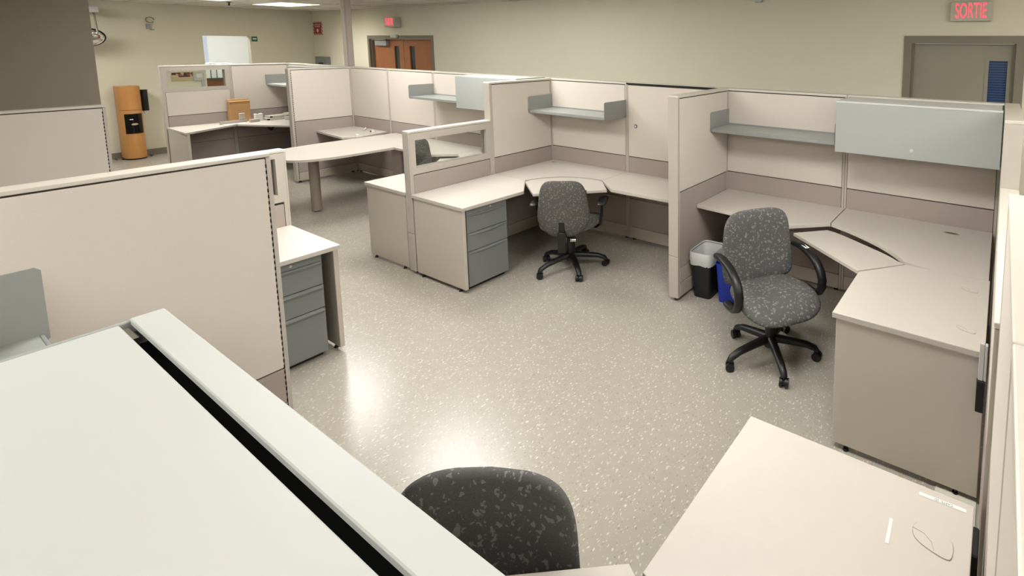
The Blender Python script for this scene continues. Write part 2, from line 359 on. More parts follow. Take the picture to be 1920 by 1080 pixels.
# red fire sign near the corner
fs = thing('fire_sign', 'red and white fire extinguisher sign near the far room corner', 'sign', (-13.17, YB, 2.2))
strip = bpy.data.materials.new('red_white_stripes'); strip.use_nodes = True; N = strip.node_tree.nodes; L = strip.node_tree.links
t = N.new('ShaderNodeTexCoord'); wv = N.new('ShaderNodeTexWave'); wv.bands_direction = 'DIAGONAL'; wv.inputs['Scale'].default_value = 9; L.new(t.outputs['Object'], wv.inputs['Vector'])
gt = N.new('ShaderNodeMath'); gt.operation = 'GREATER_THAN'; gt.inputs[1].default_value = .5; L.new(wv.outputs['Fac'], gt.inputs[0])
mx = N.new('ShaderNodeMix'); mx.data_type = 'RGBA'; L.new(gt.outputs[0], mx.inputs[0]); mx.inputs[6].default_value = lin((170,30,36)); mx.inputs[7].default_value = lin((226,214,196))
L.new(mx.outputs[2], N['Principled BSDF'].inputs['Base Color'])
MB().box(-.2, .2, -.006, 0, 0, .29).build('striped_border', strip, fs)
MB().box(-.155, .155, -.009, -.006, .03, .262).build('red_field', mat('sign_red', (176,26,34), .5), fs)
text('lettering', "EXTINCTEUR\nD'INCENDIE", whitem, fs, (0, -.0095, .205), (R(90), 0, 0), .042, 1, .0008)
a = MB().prism([(-.03, .135), (.03, .135), (.03, .105), (.065, .105), (0, .05), (-.065, .105), (-.03, .105)], 0, .001).build('arrow', whitem, fs); a.rotation_euler = (R(90), 0, 0); a.location = (0, -.009, 0)
# electrical panel, paper
ep = thing('electrical_panel', 'grey electrical panel on the wall beside the far corner', 'electrical panel', (-12.99, YB, 1.35))
MB().box(-.27, .27, -.06, 0, 0, .38, .006).build('box', grm, ep); MB().box(-.19, .19, -.068, -.06, .04, .34, .004).build('door', grm, ep)
MB().box(-.1, .1, -.074, -.068, .15, .26).build('breakers', blackm, ep)
tag(MB().box(-12.2, -11.98, YB-.004, YB, 1.35, 1.77).build('notice', whitem), 'white paper notice taped to the wall behind the pole', 'notice')
# left wall items
gs = thing('sign', 'small green sign beside the bright doorway', 'sign', (XL, .32, 2.10))
MB().box(0, .006, -.045, .045, -.05, .05).build('plate', mat('sign_green', (20,104,70), .5), gs); MB().box(.006, .008, -.03, .03, -.012, .018).build('mark', whitem, gs)
wbr = thing('wall_bracket', 'coiled metal wire bracket high on the far wall', 'bracket', (XL, -1.1, 2.3))
MB().sweep([(.03, .05*math.cos(k/3), .12+.05*math.sin(k/3)) for k in range(0, 18)], (1, 0, 0), lambda t: .006, lambda t: .006, 6).build('wire', mat('wire_grey', (120,116,100), .4), wbr)
MB().box(0, .03, -.05, .0, -.04, .05, .004).box(0, .03, 0, .045, -.06, -.04).build('base', grlm, wbr)
ps = thing('poster', 'orange and dark printed strip seen through the far glass pane', 'poster', (XL, -.75, 1.3))
pm = bpy.data.materials.new('poster_print'); pm.use_nodes = True; N = pm.node_tree.nodes; L = pm.node_tree.links
t = N.new('ShaderNodeTexCoord'); nn = N.new('ShaderNodeTexNoise'); nn.inputs['Scale'].default_value = 16; L.new(t.outputs['Object'], nn.inputs['Vector'])
cr = N.new('ShaderNodeValToRGB'); e = cr.color_ramp; e.elements[0].position = .42; e.elements[0].color = lin((50,34,30)); e.elements[1].position = .58; e.elements[1].color = lin((216,196,160))
k = e.elements.new(.5); k.color = lin((196,104,66)); L.new(nn.outputs['Fac'], cr.inputs[0]); L.new(cr.outputs[0], N['Principled BSDF'].inputs['Base Color'])
MB().box(0, .004, -.16, .16, 0, .17).build('sheet', mat('poster_paper', (206,190,150), .7), ps); MB().box(.004, .005, -.15, .15, .08, .165).build('print', pm, ps)
sw = thing('thermostat', 'small white wall thermostat beside the orange printed strip', 'thermostat', (XL, -.56, 1.3))
MB().box(0, .03, -.065, .065, 0, .17, .006).build('plate', silvm, sw); MB().box(.03, .045, -.035, .05, .05, .14, .004).build('cover', whitem, sw)
lsw = MB().box(XL, XL+.02, -.52, -.47, 1.17, 1.3, .004).build('light_switch', silvm); tag(lsw, 'grey switch plate at the left side of the doorway', 'light switch')
# convex mirror
mr = thing('convex_mirror', 'round convex security mirror on an arm beside the grey column', 'mirror', (-13.0, -1.90, 2.1))
MB().box(-.38, .12, .0, .15, .40, .50, .01, 2).build('mount', silvm, mr)
MB().cyl((.09, .11, .06), (0, .11, .42), .014).build('arm', chromem, mr)
mirm = mat('mirror', (230,232,230), .03, metal=1.)
def dome(u, v, w_): return (abs(w_)*1.2 if w_ > 0 else -.015, u, v)
d_ = MB().pillow(lambda a: (.20*math.cos(a), .15*math.sin(a)), .07, dome, 9, 40, 2.).build('mirror_face', mirm, mr, True)
d_.rotation_euler = (0, R(20), 0)
rp = MB(); rp.sweep([(0, .205*math.cos(k*math.pi/18), .155*math.sin(k*math.pi/18)) for k in range(37)], (1, 0, 0), lambda t: .014, lambda t: .007, 6)
rm = rp.build('rim', blackm, mr, True); rm.rotation_euler = (0, R(20), 0)
# sprinkler
sp_ = MB().cyl((-11.6, -.55, ZC-.01), (-11.6, -.55, ZC), .03).cyl((-11.6, -.55, ZC-.06), (-11.6, -.55, ZC-.01), .012).build('sprinkler', blackm); tag(sp_, 'dark sprinkler head under the ceiling', 'sprinkler')
# power pole
pp = thing('power_pole', 'tall beige power pole rising from the partition corner to the ceiling', 'pole', (-9.02, .045, 1.685))
MB().box(-.09, -.005, -.045, .045, 0, ZC-1.69, .003).build('channel', trimm, pp); MB().box(-.005, .05, -.035, .035, 0, ZC-1.69, .003).build('cover', bandm, pp)

# water cooler
wc = thing('water_cooler', 'tall beech veneer water cooler with black dispenser niche', 'water cooler', (-13.36, -1.49, 0))
def dsh(w_, d_, e_, n=10): return [(e_, -w_), (d_*.62, -w_)]+[(d_*.62+d_*.38*math.sin(k*math.pi/n), -w_*math.cos(k*math.pi/n)) for k in range(1, n)]+[(d_*.62, w_), (e_, w_)]
MB().prism(dsh(.128, .34, 0), .025, .86).build('cabinet', beech, wc, True, 30)
MB().prism(dsh(.128, .34, 0), .865, 1.27).build('upper_cabinet', beech, wc, True, 30)
MB().prism(dsh(.125, .335, 0), 0, .025).build('plinth', blackm, wc)
nc = MB().prism([(.2, -.1)]+[(.34*(.62+.38*math.sqrt(1-(y/.128)**2))+.008, y) for y in [-.1+.02*k for k in range(11)]]+[(.2, .1)], .46, .80).build('dispenser', mat('gloss_black', (12,12,12), .12), wc, True, 30)
MB().box(.352, .372, -.055, -.015, .70, .715, .003).build('tap', whitem, nc)
MB().pillow(lambda a: (.04*math.cos(a), .018*math.sin(a)), .004, lambda u, v, w_: (.350+w_, .0+u, .62+v), 4, 20, 2).build('badge', mat('badge_gold', (190,180,140), .4), nc, True)
cd = MB().cyl((.2, .175, .83), (.2, .175, 1.2), .042, n=20).build('cup_dispenser', blackm, wc, True)
MB().cyl((.2, .175, .78), (.2, .175, .83), .02, .034).build('paper_cup', whitem, cd, True)
MB().sweep([(.05+.12*math.cos(k/4), -.16+.05*math.sin(k/4), .008) for k in range(22)], (0, 0, 1), lambda t: .005, lambda t: .005, 6).build('cord', blackm, wc)
MB().sweep([(.06+.12*math.cos(k/4), .17+.05*math.sin(k/4), .008) for k in range(22)], (0, 0, 1), lambda t: .005, lambda t: .005, 6).build('cord', blackm, wc)

# ---------------------------------------------------------------- partitions
def partition(label, axis, a0, a1, c, H, win=None, ends=(0, 0), rows=None, cap=True, slots=None, posts=(1, 1)):
    Lh = a1-a0
    if axis == 'x': loc, rz = (a0, c, 0), 0
    else: loc, rz = (c, a0, 0), R(90)
    t = thing('partition', label, 'partition', loc, rz)
    x0 = .012 if ends[0] else 0.; x1 = Lh-(.012 if ends[1] else 0.)
    up_ = win[0]-.055 if win else H-.022
    MB().box(x0+.003, x1-.003, -.031, .031, .03, up_-.001).build('core', corem, t)
    for k, px in enumerate((x0, x1-.018)):
        if posts[k]: MB().box(px, px+.018, -.0435, .0435, .03, (up_ if win else H-.022)).build('post', trimm, t)
    rw = rows or [(.03, .15, racem), (.155, .455, bandm), (.46, .902, bandm), (.91, 0, skinm)]
    for sg in (-1, 1):
        for (z0, z1, mm) in rw:
            z1 = z1 or (H-.028)
            if win and z1 > up_: z1 = up_-.003
            if z1-z0 < .02: continue
            y0, y1 = (.031, .045) if sg > 0 else (-.045, -.031)
            MB().box(x0+.021, x1-.021, y0, y1, z0, z1, .0025).build('tile', mm, t)
    if win:
        z0, z1, u0, u1 = win
        MB().box(x0, x1, -.045, .045, up_, z0).box(x0, x1, -.045, .045, z1, H-.022).box(x0, x0+u0, -.045, .045, z0, z1).box(x1-u1, x1, -.045, .045, z0, z1).build('window_frame', trimm, t)
        MB().box(x0+u0, x1-u1, -.003, .003, z0, z1).build('glass_pane', glass(), t)
    MB().box(0, Lh, (-.0465 if cap else -.034), .0465, H-.02, H, .004, 2).build('top_cap', capm, t)
    if not cap: MB().box(.004, Lh-.004, -.043, -.035, H-.026, H-.004).build('dark_reveal', darkm, t)
    for k in (0, 1):
        if ends[k]:
            e0, e1 = (0, .012) if k == 0 else (Lh-.012, Lh)
            MB().box(e0, e1, -.046, .046, .38, H-.02, .002).build('end_cap', trimm, t)
            MB().box(e0, e1, -.046, .046, .03, .376, .002).build('end_cap', trimm, t)
    if slots:
        sb = MB(); y = .0436*slots[1]; px = (x1-.018-.003 if slots[0] else x0+.018)
        n = int((H-.1)/.032)
        for k in range(n): sb.box(px-.003, px+.003, min(y, y+.0016*slots[1]), max(y, y+.0016*slots[1]), .06+k*.032, .078+k*.032)
        sb.build('slot_strip', darkm, t)
    for u in (.05, Lh-.05): MB().cyl((u, 0, 0), (u, 0, .03), .02, .012, 10).build('foot', blackm, t)
    return t
HT, HM = 1.68, 1.30
BX = [-11.1, -10.06, -8.975, -7.89, -6.765, -5.67, -4.53, -3.39, -2.228, -1.087, .03]
nm = ['behind the cardboard box desk', 'behind the far grey bin, left of the power pole', 'right of the power pole at the corner desk', 'second right of the power pole, plain beige',
      'behind the far open grey shelf, left of the far bin', 'behind the far grey overhead bin', 'behind the middle open grey shelf',
      'with a small round lock and a dark top edge', 'behind the open grey shelf of the near cubicle', 'behind the large grey overhead bin']
for i in range(10):
    partition('tall beige back partition ' + nm[i], 'x', BX[i]+.0015, BX[i+1]-.0015, .0455, HT, cap=(i != 7))
# round lock on the partition with the dark top
partition('tall beige partition beside the papers pile, meeting the glazed one', 'y', -.77, -.001, -11.145, HT)
partition('tall partition with a glass pane facing the water cooler wall', 'y', -1.55, -.772, -11.145, HT, win=(1.33, 1.60, .05, .06), ends=(1, 0))
P0r = [(.03, .15, racem), (.155, .902, bandm), (.91, 0, skinm)]
partition('tall beige divider at the foot of the power pole', 'y', -.79, -.001, -8.975, HT, rows=P0r, ends=(1, 0), slots=(0, -1))
partition('tall beige divider left of the middle cubicle shelf', 'y', -.79, -.001, -4.53, HT, ends=(1, 0))
partition('low divider with a window showing a dark chair behind it', 'y', -1.594, -.792, -4.53, HM, win=(.965, 1.215, .045, .05), ends=(1, 0))
P2r = [(.03, .145, racem), (.15, .27, racem), (.275, .902, bandm), (.91, 0, skinm)]
partition('tall beige divider standing beside the black wastebasket', 'y', -.82, -.001, -2.228, HT, rows=P2r, ends=(1, 0))
PX = .0765
partition('tall divider at the right end of the large grey bin', 'y', -.88, .09, PX, HT, ends=(1, 0))
partition('low divider along the near corner desk, farther half', 'y', -1.66, -.882, PX, HM)
partition('low divider along the near corner desk, nearer half', 'y', -2.45, -1.662, PX, HM)
partition('tall divider at the lower right edge of the photo, farther half', 'y', -3.25, -2.452, PX+.014, HT, ends=(0, 1))
partition('tall divider at the lower right edge of the photo, nearer half', 'y', -4.07, -3.252, PX+.014, HT)
Fr = [(.03, .15, racem), (.155, .342, bandm), (.35, 0, skinm)]
partition('large beige partition filling the left side, black slots along its end', 'y', -4.07, -2.94, -3.285, 1.51, rows=Fr, ends=(0, 0), slots=(1, -1))
partition('low partition with a narrow window beside the drawer desk on the left', 'y', -3.25, -2.445, -4.53, HM, win=(.975, 1.24, .05, .05), ends=(0, 1))
partition('low plain partition behind the large left one', 'y', -4.07, -3.252, -4.53, HM)
partition('beige partition in front of the grey column, cut by the left edge', 'y', -4.07, -2.85, -6.825, 1.51, rows=Fr, slots=(1, -1))
for x0_, x1_, s_ in ((-1.09, .045, 'behind the white topped bin'), (-2.18, -1.092, 'behind the lower left shelf'), (-3.24, -2.182, 'beside the large left partition')):
    partition('beige partition of the nearest cubicle ' + s_, 'x', x0_, x1_, -4.118, 1.50)
lk = thing('lock', 'small round lock on the beige back partition', 'lock', (-3.269, .0, 1.232))
MB().cyl((0, -.004, 0), (0, .002, 0), .02, n=20).build('ring', mat('lock_ring', (90,78,80), .5), lk, True); MB().cyl((0, -.007, 0), (0, -.003, 0), .013, n=16).build('core', silvm, lk, True)

# ---------------------------------------------------------------- shelves and overhead bins (local frame: back at y=0, front towards -y)
def shelf(label, x0, x1, yb, rz, z0, z1, dep=.33, bl=False):
    t = thing('shelf', label, 'shelf', (x0, yb, z0), rz); Lh = abs(x1-x0)
    def plate(x, m_):
        p = [(-.003, 0), (-dep+.015, 0), (-dep, .015), (-dep, z1-z0-.012), (-dep+.012, z1-z0), (-.003, z1-z0)]
        bm_ = MB(); lo = [bm_.bm.verts.new((x, a, b)) for a, b in p]; hi = [bm_.bm.verts.new((x+.004, a, b)) for a, b in p]
        bm_.bm.faces.new(lo); bm_.bm.faces.new(hi[::-1])
        for i in range(len(p)): bm_.bm.faces.new((lo[i], lo[(i+1) % len(p)], hi[(i+1) % len(p)], hi[i]))
        return bm_.build('end_plate', m_, t)
    plate(0, grxm); plate(Lh-.004, blackm if bl else grxm)
    MB().box(.004, Lh-.004, -dep+.02, -.003, .018, .032).build('board', grlm, t)
    MB().box(.004, Lh-.004, -dep+.012, -dep+.022, .004, .034, .002).box(.004, Lh-.004, -.012, -.003, .032, .045).build('lip', grxm, t)
    return t
def overhead(label, x0, x1, yb, rz, z0, z1, dep=.40):
    t = thing('overhead_bin', label, 'overhead bin', (x0, yb, z0), rz); Lh = abs(x1-x0); H = z1-z0
    g = .385
    MB().box(.004, Lh-.004, -g+.068, -.002, H-.022, H-.006, .002).build('top_panel', bintopm, t)
    MB().box(.012, Lh-.012, -g+.02, -.003, .0, .02).build('bottom_panel', grm, t)
    MB().box(.012, Lh-.012, -g+.062, -g+.066, .02, H-.023).box(.012, Lh-.012, -g+.02, -g+.055, .02, H-.06).build('gap_shade', darkm, t)  # black filler that puts the shade of the door gap into its colour
    for x in (0, Lh-.011): MB().box(x, x+.011, -g+.005, -.002, 0, H-.004, .002).build('side_panel', grlm if x == 0 or rz else blackm, t)
    d = MB().box(.004, Lh-.004, -dep, -dep+.014, -.012, H-.014, .002).build('door', grlm, t)
    MB().box(.004, Lh-.004, -dep, -dep+.052, H-.0138, H, .002).build('door_lip', bintopm, d)
    k = MB().cyl((Lh*.5, -dep-.004, .055), (Lh*.5, -dep+.002, .055), .011, n=16).build('lock', silvm, d, True)
    for hx in (.015, Lh-.095): MB().box(hx, hx+.08, -dep+.058, -dep+.066, H-.04, H-.012).box(hx+.02, hx+.06, -dep+.05, -dep+.058, H-.03, H-.02).build('hinge', chromem, t)
    return t
shelf('open grey steel shelf in the middle cubicle, between two end plates', -4.478, -3.39, 0, 0, 1.318, 1.50)
shelf('open grey steel shelf left of the large grey overhead bin', -2.178, -1.078, 0, 0, 1.318, 1.494, bl=True)
shelf('open grey steel shelf left of the far overhead bin', -6.76, -5.665, 0, 0, 1.335, 1.515)
shelf('open grey shelf over the cluttered far desk', -11.09, -10.04, 0, 0, 1.305, 1.49)
shelf('grey steel shelf at the lower left edge, beside the white topped bin', -1.625, -2.69, -4.07, R(180), 1.085, 1.344, dep=.345)
overhead('large light grey overhead bin in the near right cubicle', -1.062, .028, 0, 0, 1.305, 1.675)
overhead('light grey overhead bin partly behind the tall middle divider', -5.65, -4.58, 0, 0, 1.315, 1.69)
overhead('grey overhead bin over the far desk, only its top seen', -10.03, -9.025, 0, 0, 1.305, 1.675)
overhead('large overhead bin with white top filling the lower left foreground', -.36, -1.61, -4.07, R(180), 1.11, 1.482, dep=.385)

# ---------------------------------------------------------------- desks
ZD, TH = .74, .028
def worktop(label, pts, parts=None, zf=None, z=ZD, th=TH):
    cx = sum(p[0] for p in pts)/len(pts); cy = sum(p[1] for p in pts)/len(pts)
    t = thing('worktop', label, 'desk', (cx, cy, 0))
    loc = [(x-cx, y-cy) for x, y in pts]
    MB().prism(loc, z-th, z, (lambda x, y: zf(x+cx, y+cy)) if zf else None, .003).build('top', lamm, t)
    t['ox'], t['oy'] = cx, cy
    return t
def rel(t, x, y): return x-t['ox'], y-t['oy']
def end_panel(t, x0, x1, y, th=.028, z0=.03):
    a, b = rel(t, x0, y); c_, _ = rel(t, x1, y)
    MB().box(a, c_, b, b+th, z0, ZD-TH-.001, .003).build('end_panel', lam2m, t)
    for u in (a+.07, c_-.09):
        MB().cyl((u, b+th/2, 0), (u, b+th/2, .012), .016, .012, 12).cyl((u, b+th/2, .012), (u, b+th/2, z0), .006, n=8).build('foot', blackm, t)
def bracket(t, x, y, dx, dy):
    a, b = rel(t, x, y)
    MB().box(min(a, a+dx)-.01, max(a, a+dx)+.01, min(b, b+dy)-.01, max(b, b+dy)+.01, .68, ZD-TH-.001).build('bracket', blackm, t)
# middle cubicle
t = worktop('beige desk return over grey drawers in the middle cubicle', [(-4.482, -1.60), (-3.755, -1.60), (-3.735, -1.02), (-4.03, -.762), (-4.482, -.762)])
end_panel(t, -4.465, -3.775, -1.59)
arcB = bez((-4.03, -.758), (-3.88, -.38), (-3.385, -.378))
t = worktop('beige corner worktop behind the keyboard tray in the middle cubicle', [(-4.482, -.758)]+arcB+[(-3.385, -.002), (-4.482, -.002)])
gx, gy = rel(t, -4.385, -.09); MB().pillow(lambda a: (.03*math.cos(a), .015*math.sin(a)), .0015, lambda u, v, w_: (gx+u, gy+v, ZD+.001+w_), 3, 20, 2).build('grommet', mat('grommet_tan', (150,136,118), .5), t)
bracket(t, -4.44, -.4, .15, 0)
t = worktop('beige straight worktop on the right of the middle cubicle', [(-3.38, -.002), (-3.38, -.383), (-3.10, -.572), (-2.275, -.56), (-2.275, -.002)]); bracket(t, -2.35, -.3, 0, .2)
kt = worktop('beige keyboard tray in front of the middle cubicle chair', [(-3.60, -1.03), (-3.125, -.60), (-3.35, -.415)]+[(x+.014, y-.022) for x, y in arcB[::-1][1:-1]]+[(-3.985, -.80)], z=.737, th=.024)
a, b = rel(kt, -3.62, -.70); MB().box(a-.09, a+.09, b-.12, b+.12, .67, .712).build('slide_mechanism', blackm, kt)
p_ = [rel(kt, -3.585, -1.035), rel(kt, -3.25, -.732), rel(kt, -3.27, -.71), rel(kt, -3.60, -1.01)]
MB().prism([(p_[0][0]+.07, p_[0][1]+.055), (p_[1][0], p_[1][1]), (p_[2][0]-.01, p_[2][1]+.01), (p_[3][0]+.07, p_[3][1]+.065)], .70, .7375).build('palm_rest_clip', blackm, kt)
# near right cubicle
arcC = bez((-1.065, -.40), (-.63, -.585), (-.465, -.83))
def cubicleC(tag_, dx, fy, left=True, retx=-.675, yend=-1.64, names=None, sy=1., tray=None, iy=-1.118, drop=1.):
    F = (lambda pts: [(x+dx, fy(y)) for x, y in pts])
    out = []
    if left: out.append(worktop(names[0], F([(-2.178, -.002), (-2.178, -.545), (-1.33, -.61), (-1.072, -.40), (-1.072, -.002)])))
    out.append(worktop(names[1], F([(-1.065, -.002)]+arcC+[(-.30, -.868), (.008, -.85), (.008, -.002)])))
    lw = (-.1 if sy > 0 else .1)
    def zf(x, y):
        yl = fy(y)
        d = max(0., ((x-dx+.685)*(-.239)+(yl+1.105)*.233)/.3338); return -.046*drop*min(1., d/.42)**.7
    out.append(worktop(names[2], tray or F([(-1.283, -.62), (-.685, -1.105), (-.452, -.866)]+[(x-.012, y-.026) for x, y in arcC[::-1][1:-1]]+[(-1.085, -.435)]), zf=zf, z=ZD-.0005, th=.022))
    tr = out[-1]; a_, b_ = rel(tr, -.85+dx, fy(-.72)); MB().box(a_-.1, a_+.08, b_-.1, b_+.1, .66, .70).build('slide_mechanism', blackm, tr)
    out.append(worktop(names[3], F([(.014, -.856), (-.298, -.874), (-.445, -.876), (retx, iy), (retx, yend), (.014, yend)])))
    if sy > 0: end_panel(out[-1], retx+dx+.018, dx+(.02 if dx == 0 else -.01), fy(yend)+.01)
    return out
cC = cubicleC('C', 0, lambda y: y, names=['beige worktop left of the near cubicle corner, behind the armchair', 'beige corner worktop with curved cut in the near right cubicle',
     'beige keyboard tray with curved edge in the near right cubicle', 'large beige desk return with end panel at the right'])
trA = [(x-4.61, y) for x, y in [(-1.20, -.535), (-.605, -1.03), (-.452, -.866)]+[(x-.012, y-.026) for x, y in arcC[::-1][1:-1]]+[(-1.085, -.435)]]
cA = cubicleC('A', -4.61, lambda y: y, left=False, yend=-1.59, tray=trA, names=['', 'beige corner worktop seen through the low divider window', 'keyboard tray behind the dark chair seen through the window',
     'beige desk return left of the windowed low divider'])
cD = [None]+cubicleC('D', 0, lambda y: -4.068-y, left=False, retx=-.717, yend=-1.583, sy=-1, iy=-.958, drop=0., tray=[(-.762, -3.108), (-1.27, -3.465), (-1.10, -3.63), (-.80, -3.51), (-.62, -3.37), (-.48, -3.225), (-.735, -3.126)], names=['beige worktop under the nearest shelf, hidden', 'beige corner worktop under the white topped bin', 'beige keyboard tray edge in front of the cut off chair at the bottom',
     'large beige desk with label strips at the lower right'])
# bits on the desks
og = cC[1]; gx, gy = rel(og, -.25, -.17)
MB().pillow(lambda a: (.046*math.cos(a), .018*math.sin(a)), .002, lambda u, v, w_: (gx+u*1.25, gy+v*1.2-.03*u, ZD+.0005+w_), 3, 24, 2).build('grommet', mat('grommet_rim', (176,162,142), .5), og)
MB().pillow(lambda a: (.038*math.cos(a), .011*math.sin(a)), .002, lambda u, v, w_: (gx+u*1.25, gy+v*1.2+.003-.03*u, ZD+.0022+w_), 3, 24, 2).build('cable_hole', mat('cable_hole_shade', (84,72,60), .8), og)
def cover(t, x, y, s=1.):
    a, b = rel(t, x, y)
    oc_ = [(-.045, .03), (-.05, .0), (-.035, -.022), (.01, -.036), (.045, -.04), (.055, -.03), (.055, .012), (.045, .024), (.0, .03), (-.035, .038)]
    for _ in range(2):
        oc_ = [q for i in range(len(oc_)) for q in ((oc_[i][0]*.75+oc_[(i+1) % len(oc_)][0]*.25, oc_[i][1]*.75+oc_[(i+1) % len(oc_)][1]*.25), (oc_[i][0]*.25+oc_[(i+1) % len(oc_)][0]*.75, oc_[i][1]*.25+oc_[(i+1) % len(oc_)][1]*.75))]
    MB().prism([(a+u*s*1.03, b+v*s*1.03) for u, v in oc_], ZD, ZD+.0008).build('cover_rim', bandm, t)
    MB().prism([(a+u*s, b+v*s) for u, v in oc_], ZD, ZD+.0025, None, .001).build('grommet_cover', lamm, t)
    MB().sweep([(a+u*s, b+v*s, ZD+.003) for u, v in [(-.05, .012), (-.02, .008), (.002, -.008), (.01, -.03)]], (0, 0, 1), lambda t: .0005, lambda t: .0007, 6).build('cover_seam', bandm, t)
cover(cD[3], -.085, -2.655); cover(cC[3], -.085, -1.03, .8); cover(cC[3], -.075, -1.47, .8)
ls = thing('label_strip', 'long white label strip reading CARTE SD on the lower right desk', 'label', (-.071, -2.517, ZD+.0006), R(180+2))
MB().box(-.064, .064, -.006, .006, 0, .0006).build('tape', whitem, ls); text('lettering', 'CARTE  SD', mat('print_grey', (120,118,116), .7), ls, (-.004, 0, .0008), (0, 0, 0), .0105, 1.0, .0001)
ls2 = MB().box(-.0048, .0048, -.04, .04, 0, .0006).build('label_strip', whitem, None, loc=(-.19, -2.685, ZD+.0006)); ls2.rotation_euler = (0, 0, R(2))
tag(ls2, 'short white label strip on the lower right desk beside its grommet cover', 'label')
# bracket on the end of the near return
eb = thing('panel_bracket', 'silver and black bracket where the right desk return meets the low divider', 'bracket', (.0, -1.665, 0))
MB().box(-.008, .012, -.012, .012, .63, .80, .002).box(.014, .024, -.012, .012, .63, .795, .002).build('channel', silvm, eb); MB().box(-.012, .02, -.014, .012, .48, .628, .003).build('clip', blackm, eb)
fsx = MB().box(-.155, .02, -2.44, -1.62, 0, .006, .001).build('floor_strip', mat('cream_strip', (226,222,204), .6, noise=.02)); tag(fsx, 'cream strip lying on the floor between the two right desks', 'floor strip')
bk = MB().box(.008, .03, -2.64, -2.545, .6, .735, .004).build('worktop_bracket', blackm); tag(bk, 'black bracket between the lower right desk and the divider', 'bracket')
# peninsula
pen = [(-7.77, -.002), (-6.718, -.002), (-6.71, -.57)]
def se(a, A, B, n): return (A*math.copysign(abs(math.cos(a))**(2/n), math.cos(a)), B*math.copysign(abs(math.sin(a))**(2/n), math.sin(a)))
pen += [(-7.25+se(-k*math.pi/20, .54, .62, 2.6)[0], -1.0+se(-k*math.pi/20, .54, .62, 2.6)[1]) for k in range(0, 21)]
t = worktop('long round ended beige table on a thick grey leg', pen)
a, b = rel(t, -7.26, -1.22); MB().cyl((a, b, .012), (a, b, ZD-TH), .052, n=28).build('leg', mat('leg_taupe', (160,146,132), .45), t, True); MB().cyl((a, b, 0), (a, b, .012), .03, n=16).build('foot', blackm, t)
a, b = rel(t, -6.93, -.50); MB().box(a, a+.2, b, b+.025, .03, ZD-TH-.001, .002).build('support_panel', bandm, t)
t = worktop('beige worktop joining the round ended table to its corner', [(-6.708, -.002), (-6.708, -.572), (-5.94, -.605), (-5.685, -.40), (-5.685, -.002)])
t = worktop('small beige desk top in the corner below the power pole', [(-8.928, -.002), (-8.928, -.51), (-8.0, -.585), (-7.85, -.43), (-7.99, -.002)])
cb_ = tag(MB().sweep([(-8.45+.12*math.sin(k/5), -.10-.02*k/6, ZD+.006+.035*math.sin(min(math.pi, k/12*math.pi))) for k in range(13)], (0, 1, 0), lambda t: .008, lambda t: .008, 8).build('cable', whitem, None, True), 'white looped cable on the small corner desk', 'cable')
wb = thing('wall_plug', 'small black and white plug on the small corner desk', 'plug', (-8.1, -.15, ZD)); MB().box(-.025, .025, -.02, .02, 0, .035, .004).build('body', whitem, wb); MB().box(-.015, .015, -.024, -.019, .008, .028).build('socket', blackm, wb)
wt = tag(MB().box(-.03, .03, -.02, .02, 0, .03, .004).build('tag', whitem, None, loc=(-7.94, -.42, ZD)), 'small white block at the edge of the small corner desk', 'block')
# far left cubicle
t = worktop('far beige desk with end panel by the water cooler', [(-11.098, -1.545), (-10.23, -1.56), (-10.66, -.875), (-10.95, -.60), (-11.098, -.60)])
end_panel(t, -11.09, -10.26, -1.54)
t = worktop('far beige corner worktop under the stacked trays', [(-10.645, -.875), (-9.8, -.50), (-9.8, -.002), (-11.098, -.002), (-11.098, -.592), (-10.94, -.592)])
a, b = rel(t, -10.45, -.55)
MB().sweep([(a-.07, b, .70), (a-.03, b, .66), (a+.01, b+.02, .62), (a+.05, b+.04, .68), (a+.08, b+.06, .71)], (0, 1, 0), lambda t: .02, lambda t: .012, 8).build('tray_arm', blackm, t)
worktop('far beige worktop half hidden by the power pole divider', [(-9.79, -.002), (-9.79, -.50), (-9.024, -.55), (-9.024, -.002)])
# drawers desk on the left
t = worktop('beige desk over grey drawers behind the large left partition', [(-4.482, -2.452), (-3.762, -2.452), (-3.775, -3.6), (-4.482, -3.6)])
end_panel(t, -4.46, -3.775, -2.49)

# ---------------------------------------------------------------- drawer pedestals (front faces +x)
def pedestal(label, xf, y0, y1, curved):
    t = thing('drawer_pedestal', label, 'drawers', (xf, (y0+y1)/2, 0)); h = (y1-y0)/2
    MB().box(-.60, -.022, -h, h, .03, .70, .003).build('body', grm, t); MB().box(-.56, -.04, -h+.02, h-.02, .0, .03).build('plinth', blackm, t)
    for i, (z0, z1) in enumerate(((.497, .70), (.340, .492), (.035, .335))):
        d = MB().box(-.02, 0, -h+.002, h-.002, z0, z1, .002).build('drawer', grm, t)
        zt = z1-.045 if i == 0 else z1-.004
        pb = MB(); n = 12; ring = []
        for k in range(n+1):
            u = -1+2*k/n; y = u*(h-.012); bul = (1-u*u) if curved else 1
            q = [(0, zt+.002), (.004+.013*bul, zt-.002), (.004+.015*bul, zt-.008), (.001, zt-.010-.022*bul)]
            ring.append([pb.bm.verts.new((x, y, z)) for x, z in q])
        for k in range(n):
            for j in range(3): pb.bm.faces.new((ring[k][j], ring[k+1][j], ring[k+1][j+1], ring[k][j+1]))
            pb.bm.faces.new((ring[k][3], ring[k+1][3], ring[k+1][0], ring[k][0]))
        pb.bm.faces.new(ring[0]); pb.bm.faces.new(ring[-1][::-1])
        pb.build('pull', grm, d)
        if i == 0: MB().cyl((0, .03, .678), (.005, .03, .678), .008, n=14).build('lock', silvm, d, True)
    return t
pedestal('grey three drawer pedestal with curved pulls in the middle cubicle', -3.795, -1.545, -1.16, True)
